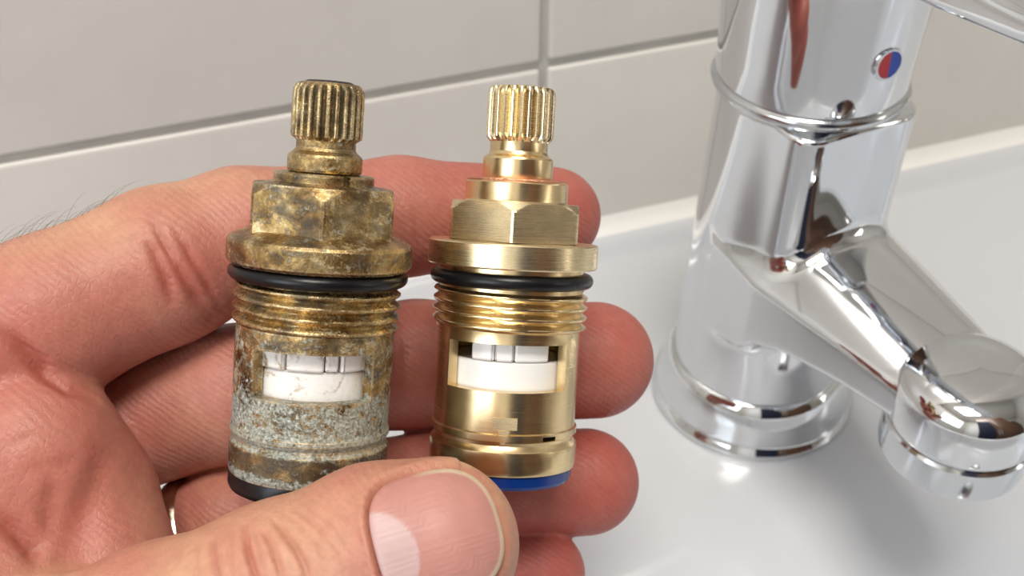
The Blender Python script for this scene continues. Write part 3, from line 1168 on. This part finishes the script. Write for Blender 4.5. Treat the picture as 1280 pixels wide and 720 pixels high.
curved_patch(RC, 88.2, [(-14, 505), (17, 505), (17, 519), (-14, 519)], .00022, BP, rc, 'stamped_mark')
curved_patch(RC, 88.2, [(-7, 520), (8, 520), (2, 536), (-3, 536)], .00022, BP, rc, 'stamped_mark')

# ------------------------------------------------------------------ the hand: one smooth surface from tapered limbs
def mm(px, py, d):
    return C(px, py, d) * 1000


FING = {
    'index': [(-150, 500, .152, 13), (60, 398, .160, 11.6), (205, 332, .166, 11.4), (300, 296, .1705, 10.2), (500, 271, .1800, 9.3), (690, 270, .1865, 8.1)],
    'middle': [(-90, 610, .166, 12), (130, 535, .175, 11), (290, 492, .1755, 10.4), (400, 470, .1770, 10.0), (520, 455, .1835, 10.1), (744, 450, .1885, 9.8)],
    'ring': [(-60, 760, .174, 11), (150, 718, .182, 9.2), (290, 652, .1775, 9.0), (400, 625, .1765, 9.0), (540, 613, .1830, 9.2), (732, 602, .1880, 8.9)],
    'little': [(-10, 810, .174, 10), (200, 775, .181, 8.4), (400, 745, .176, 8.2), (540, 728, .181, 8.4), (669, 718, .184, 8.2)],
    'thumb': [(-260, 960, .146, 16), (20, 872, .1400, 12.6), (200, 799, .1375, 11.2), (350, 742, .1370, 10.8), (470, 690, .1375, 10.3), (541, 675, .1382, 9.9)],
}
PALM = [[(-150, 500, .152, 13), (-400, 900, .158, 19)], [(-90, 610, .166, 12), (-400, 900, .163, 19)],
        [(-60, 720, .172, 11), (-400, 930, .166, 19)], [(-10, 810, .174, 10), (-400, 960, .168, 18)],
        [(-260, 960, .146, 16), (-430, 980, .160, 18)],
        [(-400, 930, .160, 21), (-640, 1110, .152, 23)], [(-640, 1110, .152, 23), (-1700, 1700, .110, 29)],
        # thenar and web towards the first and second fingers
        [(-170, 640, .150, 19), (40, 568, .1545, 11.5)], [(-120, 760, .146, 18), (75, 640, .1560, 11.0)],
        [(40, 568, .1545, 11.0), (106, 628, .1590, 8.7)], [(106, 628, .1590, 8.7), (116, 700, .1585, 8.6)],
        [(-60, 860, .146, 14), (130, 720, .1540, 10)], [(-40, 700, .1475, 9), (-20, 800, .142, 11)]]


def limb(P, keys, k):
    d = None
    for q, p in zip(keys, keys[1:]):
        e = rcone(P, mm(*q[:3]), mm(*p[:3]), q[3], p[3])
        d = e if d is None else smin(d, e, k)
    return d


def sdf(P):
    d = None
    for nm in ('index', 'middle', 'ring', 'little'):
        e = limb(P, FING[nm], 2.5)
        d = e if d is None else smin(d, e, 0.7)
    pal = None
    for seg in PALM:
        e = limb(P, seg, 1)
        pal = e if pal is None else smin(pal, e, 5.0)
    # hollow between the thenar bulges
    th = limb(P, FING['thumb'], 3.0)
    # the pulp of the thumb's end is broad
    th = smin(th, rcone(P, mm(470, 700, .1375), mm(545, 686, .1385), 9.6, 9.6), 3)
    pal = smin(pal, th, 2.2)
    return smin(d, pal, 2.0)


def grad(P):
    return grad_of(sdf, P)


def march(pix):
    """first surface points of the hand met from the photograph's viewpoint"""
    dirs = np.array([[(x - 640) / F, (360 - y) / F, -1.0] for x, y in pix])
    t = np.full(len(pix), 105.0)
    for _ in range(160):
        s = sdf(dirs * t[:, None])
        t += np.clip(s * 0.8, -2, 3)
        t = np.minimum(t, 260)
    return dirs * t[:, None], t


V, Q, NRM = surface(sdf, (-222.0, -142.0, -212.0), (34.0, 32.0, -76.0), 0.55)


def refine(V, Q, sel, f):
    """split the chosen quads in four; points inside the region are snapped to the surface"""
    E = np.concatenate([Q[:, [k, (k + 1) % 4]] for k in range(4)])
    own = np.tile(np.arange(len(Q)), 4)
    Es = np.sort(E, 1)
    key = Es[:, 0].astype(np.int64) * len(V) + Es[:, 1]
    uq, inv = np.unique(key, return_inverse=True)
    cs = np.bincount(inv, weights=sel[own].astype(float), minlength=len(uq))
    ca = np.bincount(inv, minlength=len(uq))
    need = cs > 0
    mid_id = np.full(len(uq), -1, np.int64)
    mid_id[need] = len(V) + np.arange(need.sum())
    ends = np.stack([uq // len(V), uq % len(V)], 1)[need]
    mids = V[ends].mean(1)
    border = (cs < ca)[need]
    QS = Q[sel]
    cen = V[QS].mean(1)
    base = len(V) + len(mids)
    cid = base + np.arange(len(QS))
    VV = np.concatenate([V, mids, cen])
    free = np.ones(len(VV), bool); free[:len(V)] = False
    free[len(V):base][border] = False
    P = VV[free]
    P = P - grad_of(f, P) * np.clip(f(P), -0.3, 0.3)[:, None]
    VV[free] = P
    inv4 = inv.reshape(4, len(Q))[:, sel]
    m = [mid_id[inv4[k]] for k in range(4)]
    sub = [np.stack([QS[:, k], m[k], cid, m[k - 1]], 1) for k in range(4)]
    # unsplit neighbours keep their quads; border midpoints stay on the straight edge
    bord = (np.arange(len(V), base)[border], ends[border])
    return VV, np.concatenate([Q[~sel]] + sub), bord


pc_ = V[Q[:, 0]]
nq_ = NRM[Q[:, 0]]
sx_, sy_ = 640 + F * pc_[:, 0] / -pc_[:, 2], 360 - F * pc_[:, 1] / -pc_[:, 2]
vis = (sx_ > -40) & (sx_ < 840) & (sy_ < 780) & ((nq_ * -pc_).sum(1) > -0.1 * np.linalg.norm(pc_, axis=1)) & (pc_[:, 2] > -180)
V, Q, BORD = refine(V, Q, vis, sdf)
NRM = grad_of(sdf, V)
NV = len(V)


def seg_dist(P, pts):
    best = np.full(len(P), 1e9)
    par = np.zeros(len(P))
    ns = len(pts) - 1
    for q, (a, b) in enumerate(zip(pts, pts[1:])):
        ba = b - a
        t = np.clip(((P - a) @ ba) / max(1e-9, ba @ ba), 0, 1)
        d = P - a - t[:, None] * ba
        d = np.sqrt((d * d).sum(1))
        par = np.where(d < best, (q + t) / ns, par)
        best = np.minimum(best, d)
    return best, par


# creases: (points in the picture, half width mm, depth mm, redness)
CREASES = [
    ([(160, 238), (178, 285), (196, 322), (208, 350), (218, 384)], .75, .55, .9),
    ([(184, 262), (205, 306), (228, 345), (246, 372), (268, 402)], .8, .50, .8),
    ([(212, 278), (238, 322), (260, 358), (278, 394)], .6, .40, .7),
    ([(192, 280), (205, 305), (220, 330)], .5, .25, .3),
    ([(-10, 408), (20, 428), (50, 462), (85, 488), (125, 500)], 1.0, .8, .9),
    ([(25, 430), (55, 450), (62, 470)], .7, .3, .3),
    ([(138, 552), (126, 585), (112, 625), (102, 655), (95, 715)], 1.9, .55, .40),
    ([(-30, 630), (18, 660), (40, 685), (85, 740)], 1.2, 1.1, .8),
    ([(62, 590), (66, 615), (60, 650), (55, 690)], 1.2, .35, .3),
    ([(20, 585), (60, 588), (100, 570)], 1.0, .2, .2),
    ([(0, 560), (40, 545), (80, 548)], .8, .15, .15),
    ([(306, 652), (308, 679), (312, 697), (320, 720), (332, 750)], .42, .50, .9),
    ([(340, 646), (353, 663), (366, 679), (381, 707), (390, 745)], .40, .42, .5),
    ([(326, 660), (333, 670), (341, 685), (348, 707), (357, 740)], .36, .40, .5),
    ([(270, 664), (266, 676), (266, 691), (272, 720), (280, 750)], .40, .30, .5),
    ([(367, 636), (378, 644), (397, 660), (419, 691), (436, 725)], .26, .20, .25),
    ([(384, 634), (412, 655), (428, 679), (440, 700)], .24, .16, .2),
    ([(352, 640), (372, 654), (394, 682), (408, 720)], .24, .16, .2),
    ([(400, 630), (430, 648), (452, 676), (462, 715)], .22, .12, .15),
    ([(318, 655), (324, 690), (334, 735)], .28, .18, .3),
    ([(290, 662), (288, 690), (294, 735)], .28, .18, .25),
    ([(250, 672), (245, 700), (250, 730)], .35, .14, .2),
    ([(228, 680), (222, 705)], .35, .12, .15),
    ([(515, 260), (520, 300), (516, 340)], .5, .2, .3),
    ([(500, 395), (506, 440), (500, 500)], .5, .25, .3),
    ([(655, 380), (650, 440), (655, 520)], .5, .15, .2),
]
disp = np.zeros(NV)
crease = np.zeros(NV)
for pts, wd, dp, rd_ in CREASES:
    P3, tt = march(pts)
    P3 = P3[tt < 250]
    if len(P3) < 2:
        continue
    lo_, hi_ = P3.min(0) - 6, P3.max(0) + 6
    sel = np.where(((V > lo_) & (V < hi_)).all(1))[0]
    dd, par = seg_dist(V[sel], P3)
    tp = np.clip(np.minimum(par, 1 - par) / 0.28, 0, 1) ** 0.8
    g = np.exp(-(dd / wd) ** 2)
    shoulder = np.exp(-((dd - 2.1 * wd) / (1.1 * wd)) ** 2)
    disp[sel] += tp * (-dp * g + 0.12 * dp * shoulder)
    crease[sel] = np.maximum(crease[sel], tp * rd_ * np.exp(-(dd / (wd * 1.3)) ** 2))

# nail plate on the thumb: frame on the surface
nc = march([(549, 668)])[0][0]
NX = np.array([math.cos(math.radians(17)), math.sin(math.radians(17)), 0.0])      # towards the finger tip
nn_ = grad(nc[None])[0]
nn_ = nn_ * 0.35 + np.array([0.10, 0.22, 0.97]) * 0.65
nn_ /= np.linalg.norm(nn_)
NX = NX - nn_ * (NX @ nn_); NX /= np.linalg.norm(NX)
NY = np.cross(nn_, NX)
NA, NB = 7.5, 7.7               # half length and half width, mm


def nail_out(u, v):
    """<1 inside the outline"""
    ex = np.where(u > 0, 2.3, 3.6)
    return (np.abs(u / NA) ** ex + np.abs(v / NB) ** 2.9) ** (1 / 2.7)


rel = V - nc
uu, vv, ww = rel @ NX, rel @ NY, rel @ nn_
near = (np.abs(uu) < 13) & (np.abs(vv) < 13) & (ww > -9) & (ww < 5)
no = nail_out(uu, vv)
dist_n = (no - 1) * 7.5
bed = near & (no < 1.0)
g = np.where(near, np.exp(-((dist_n - 0.1) / 0.40) ** 2), 0)
fold = np.where(near & (uu < 5.0), np.exp(-((dist_n - 1.05) / 0.75) ** 2), 0)
disp += -0.55 * g + 0.42 * fold
disp[bed] -= 0.35
crease = np.maximum(crease, np.where(near & (dist_n > -0.2), 0.5 * np.exp(-((dist_n - 0.2) / 0.5) ** 2), 0))

# skin tone: redder fingertips, knuckle folds and palm; paler back of the thumb and of the first finger's side
px_ = 640 + F * V[:, 0] / -V[:, 2]
py_ = 360 - F * V[:, 1] / -V[:, 2]


def near_limb(keys):
    d = np.full(NV, 1e9)
    for q, p in zip(keys, keys[1:]):
        d = np.minimum(d, rcone(V, mm(*q[:3]), mm(*p[:3]), q[3], p[3]))
    return d


red = np.full(NV, 0.45)
tips = {'index': .55, 'middle': .62, 'ring': .62, 'little': .66}
for nm, amt in tips.items():
    kk = FING[nm]
    dl_ = near_limb(kk[-3:])
    red += amt * 0.75 * np.exp(-np.clip(dl_, 0, None) / 1.5) * np.clip((V[:, 0] + 30) / 28, 0, 1)
thd = near_limb(FING['thumb'])
red -= 0.42 * np.exp(-np.clip(thd, 0, None) / 1.2)
ix = near_limb(FING['index'][:4])
hl = np.exp(-np.clip(ix, 0, None) / 2.0)
red -= 0.45 * hl * np.clip((V[:, 1] - (mm(0, 360, .16)[1])) / 10, 0, 1) * np.clip((-24 - V[:, 0]) / 25, 0, 1)
pip = mm(225, 300, .157)
red += 0.30 * np.exp(-(((V - pip) ** 2).sum(1)) / 90)
red += 0.25 * np.exp(-(((V - mm(10, 430, .152)) ** 2).sum(1)) / 60)
fine = np.clip(near_limb([FING['thumb'][0], FING['thumb'][3]]) / 3, 0, 1)
red = np.clip(red, 0, 1)
disp[BORD[0]] = disp[BORD[1]].mean(1)
V2 = V + NRM * disp[:, None]
V2[BORD[0]] = V2[BORD[1]].mean(1)


def ngrad_mesh(name, P, F_, attr, cols, mat, parent):
    o = raw_mesh(name, (P / 1000) @ M3.T + np.array([0, 0, CAMZ]), F_, mat)
    a = o.data.attributes.new(attr, 'FLOAT_COLOR', 'POINT')
    a.data.foreach_set('color', cols.astype(np.float32).ravel())
    o.parent = parent
    o.matrix_parent_inverse = parent.matrix_world.inverted()
    return o


hand = empty('hand', Matrix.Translation(W(-430, 980, .16)),
             'left hand of a light-skinned adult holding both brass cartridges between thumb and fingers', 'hand')
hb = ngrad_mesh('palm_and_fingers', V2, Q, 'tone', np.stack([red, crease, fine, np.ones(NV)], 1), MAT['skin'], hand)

# nail plate
gu, gv = 46, 46
uvp = []
pts = []
for j in range(gv + 1):
    for i in range(gu + 1):
        a, b = -1 + 2 * i / gu, -1 + 2 * j / gv
        # squircle map so that the rim follows the outline
        m_ = max(abs(a), abs(b))
        if m_ > 0:
            l_ = math.hypot(a, b)
            ca, cb = a / l_, b / l_
            # radius at which nail_out == 1 in this direction
            lo_, hi_ = 0.0, 14.0
            for _ in range(30):
                md_ = (lo_ + hi_) / 2
                if nail_out(np.array([ca * md_]), np.array([cb * md_]))[0] < 1:
                    lo_ = md_
                else:
                    hi_ = md_
            uvp.append((ca * lo_ * m_, cb * lo_ * m_))
        else:
            uvp.append((0, 0))
uvp = np.array(uvp)
start = nc + uvp[:, :1] * NX + uvp[:, 1:] * NY + nn_ * 8
t = np.zeros(len(start))
for _ in range(60):
    t += np.clip(sdf(start - nn_ * t[:, None]) * 0.8, -1, 2)
hit = start - nn_ * t[:, None]
no_ = nail_out(uvp[:, 0], uvp[:, 1])
tipu = uvp[:, 0] / NA
top = hit + nn_ * (0.22 - 0.35 * np.clip((no_ - 0.86) / 0.14, 0, 1) ** 2 * (tipu < 0.35))[:, None]
top += nn_ * (0.30 * np.clip((tipu - 0.55) / 0.4, 0, 1))[:, None]
bot = top - nn_ * 0.55
ng = gu + 1
Fq = []
for j in range(gv):
    for i in range(gu):
        Fq.append((j * ng + i, j * ng + i + 1, (j + 1) * ng + i + 1, (j + 1) * ng + i))
nt_ = len(top)
Fb = [tuple(nt_ + x for x in reversed(f)) for f in Fq]
rim = [i for i in range(gu)] + [j * ng + gu for j in range(gv)] + [gv * ng + i for i in range(gu, 0, -1)] + [j * ng for j in range(gv, 0, -1)]
Fs = [(rim[k], nt_ + rim[k], nt_ + rim[(k + 1) % len(rim)], rim[(k + 1) % len(rim)]) for k in range(len(rim))]
lun = np.clip((1 - np.sqrt(((uvp[:, 0] + NA * 1.02) / 5.0) ** 2 + ((uvp[:, 1] + 0.8) / 5.6) ** 2)) / 0.05, 0, 1)
edge = np.clip((no_ - 0.925) / 0.03, 0, 1) * np.clip((uvp[:, 0] + 1.5) / 3, 0, 1)
rid = 0.5 + 0.5 * np.sin(uvp[:, 1] * 9 + np.sin(uvp[:, 1] * 3.1))
colr = np.stack([lun, edge, rid, np.ones(nt_)], 1)
nl = ngrad_mesh('thumbnail', np.concatenate([top, bot]), np.array(Fq + Fb + Fs), 'nail', np.concatenate([colr, colr]), MAT['nail'], hand)
nl['label'] = 'pink thumbnail with a pale half-moon at its base'

# fine hairs along the upper edge of the first finger
hv, hf = [], []
hr = random.Random(8)
for q in range(34):
    px0 = -30 + 160 * (q / 33) + hr.uniform(-4, 4)
    py0 = 318 - (px0 + 30) * 0.40
    # walk down until the surface is met
    P0, tt = march([(px0, py0 + 2 * e) for e in range(24)])
    ok = np.where(tt < 230)[0]
    if len(ok) == 0:
        continue
    p = P0[ok[0]]
    nrm = grad(p[None])[0]
    dr_ = np.array([0.85, 0.35, 0.1]) + nrm * 0.5 + np.array([hr.uniform(-.2, .2), hr.uniform(-.15, .15), hr.uniform(-.2, .2)])
    dr_ /= np.linalg.norm(dr_)
    L_ = hr.uniform(3.5, 7.5)
    path = [p - nrm * .3 + dr_ * L_ * t_ - nrm * (1.8 * t_ * t_) + np.array([0, .8 * t_ * (1 - t_), 0]) for t_ in np.linspace(0, 1, 7)]
    for i_, c_ in enumerate(path):
        rr_ = 0.028 * (1 - 0.75 * i_ / 6)
        for a_ in range(3):
            hv.append(c_ + rr_ * np.array([math.cos(a_ * 2.094), math.sin(a_ * 2.094), 0]))
    b_ = len(hv) - 21
    for i_ in range(6):
        for a_ in range(3):
            e_ = (a_ + 1) % 3
            hf.append((b_ + i_ * 3 + a_, b_ + i_ * 3 + e_, b_ + (i_ + 1) * 3 + e_, b_ + (i_ + 1) * 3 + a_))
if hv:
    ho = raw_mesh('fine_hair', (np.array(hv) / 1000) @ M3.T + np.array([0, 0, CAMZ]), np.array(hf), simple('hair_brown', (0.09, 0.06, 0.04), 0.5))
    ho.parent = hand; ho.matrix_parent_inverse = hand.matrix_world.inverted()
    ho['kind'] = 'stuff'
# ring on the third finger
ra_, rb_ = mm(*FING['ring'][1][:3]), mm(*FING['ring'][2][:3])
ax_ = (rb_ - ra_) / np.linalg.norm(rb_ - ra_)
ax_ = ax_ + np.array([0.0, -0.10, 0.0]); ax_ /= np.linalg.norm(ax_)
cen = ra_ + (rb_ - ra_) * 0.73
zz_ = ax_
xx_ = np.cross(np.array([0, 1.0, 0]), zz_); xx_ /= np.linalg.norm(xx_)
yy_ = np.cross(zz_, xx_)
m = Matrix.Identity(4)
for i in range(3):
    m[i][0], m[i][1], m[i][2], m[i][3] = xx_[i], yy_[i], zz_[i], cen[i] / 1000
RM = CAMW @ m
rg = lathe('finger_ring', [(.00915, -.0017), (.0098, -.0019), (.0103, -.0012), (.01045, 0), (.0103, .0012), (.0098, .0019), (.00915, .0017), (.0090, 0)],
           MAT['gold_ring'], None, 96, closed=True, smooth=60)
rg.matrix_world = RM
rg['label'] = 'plain pale gold ring on the third finger of the hand'
rg['category'] = 'ring'
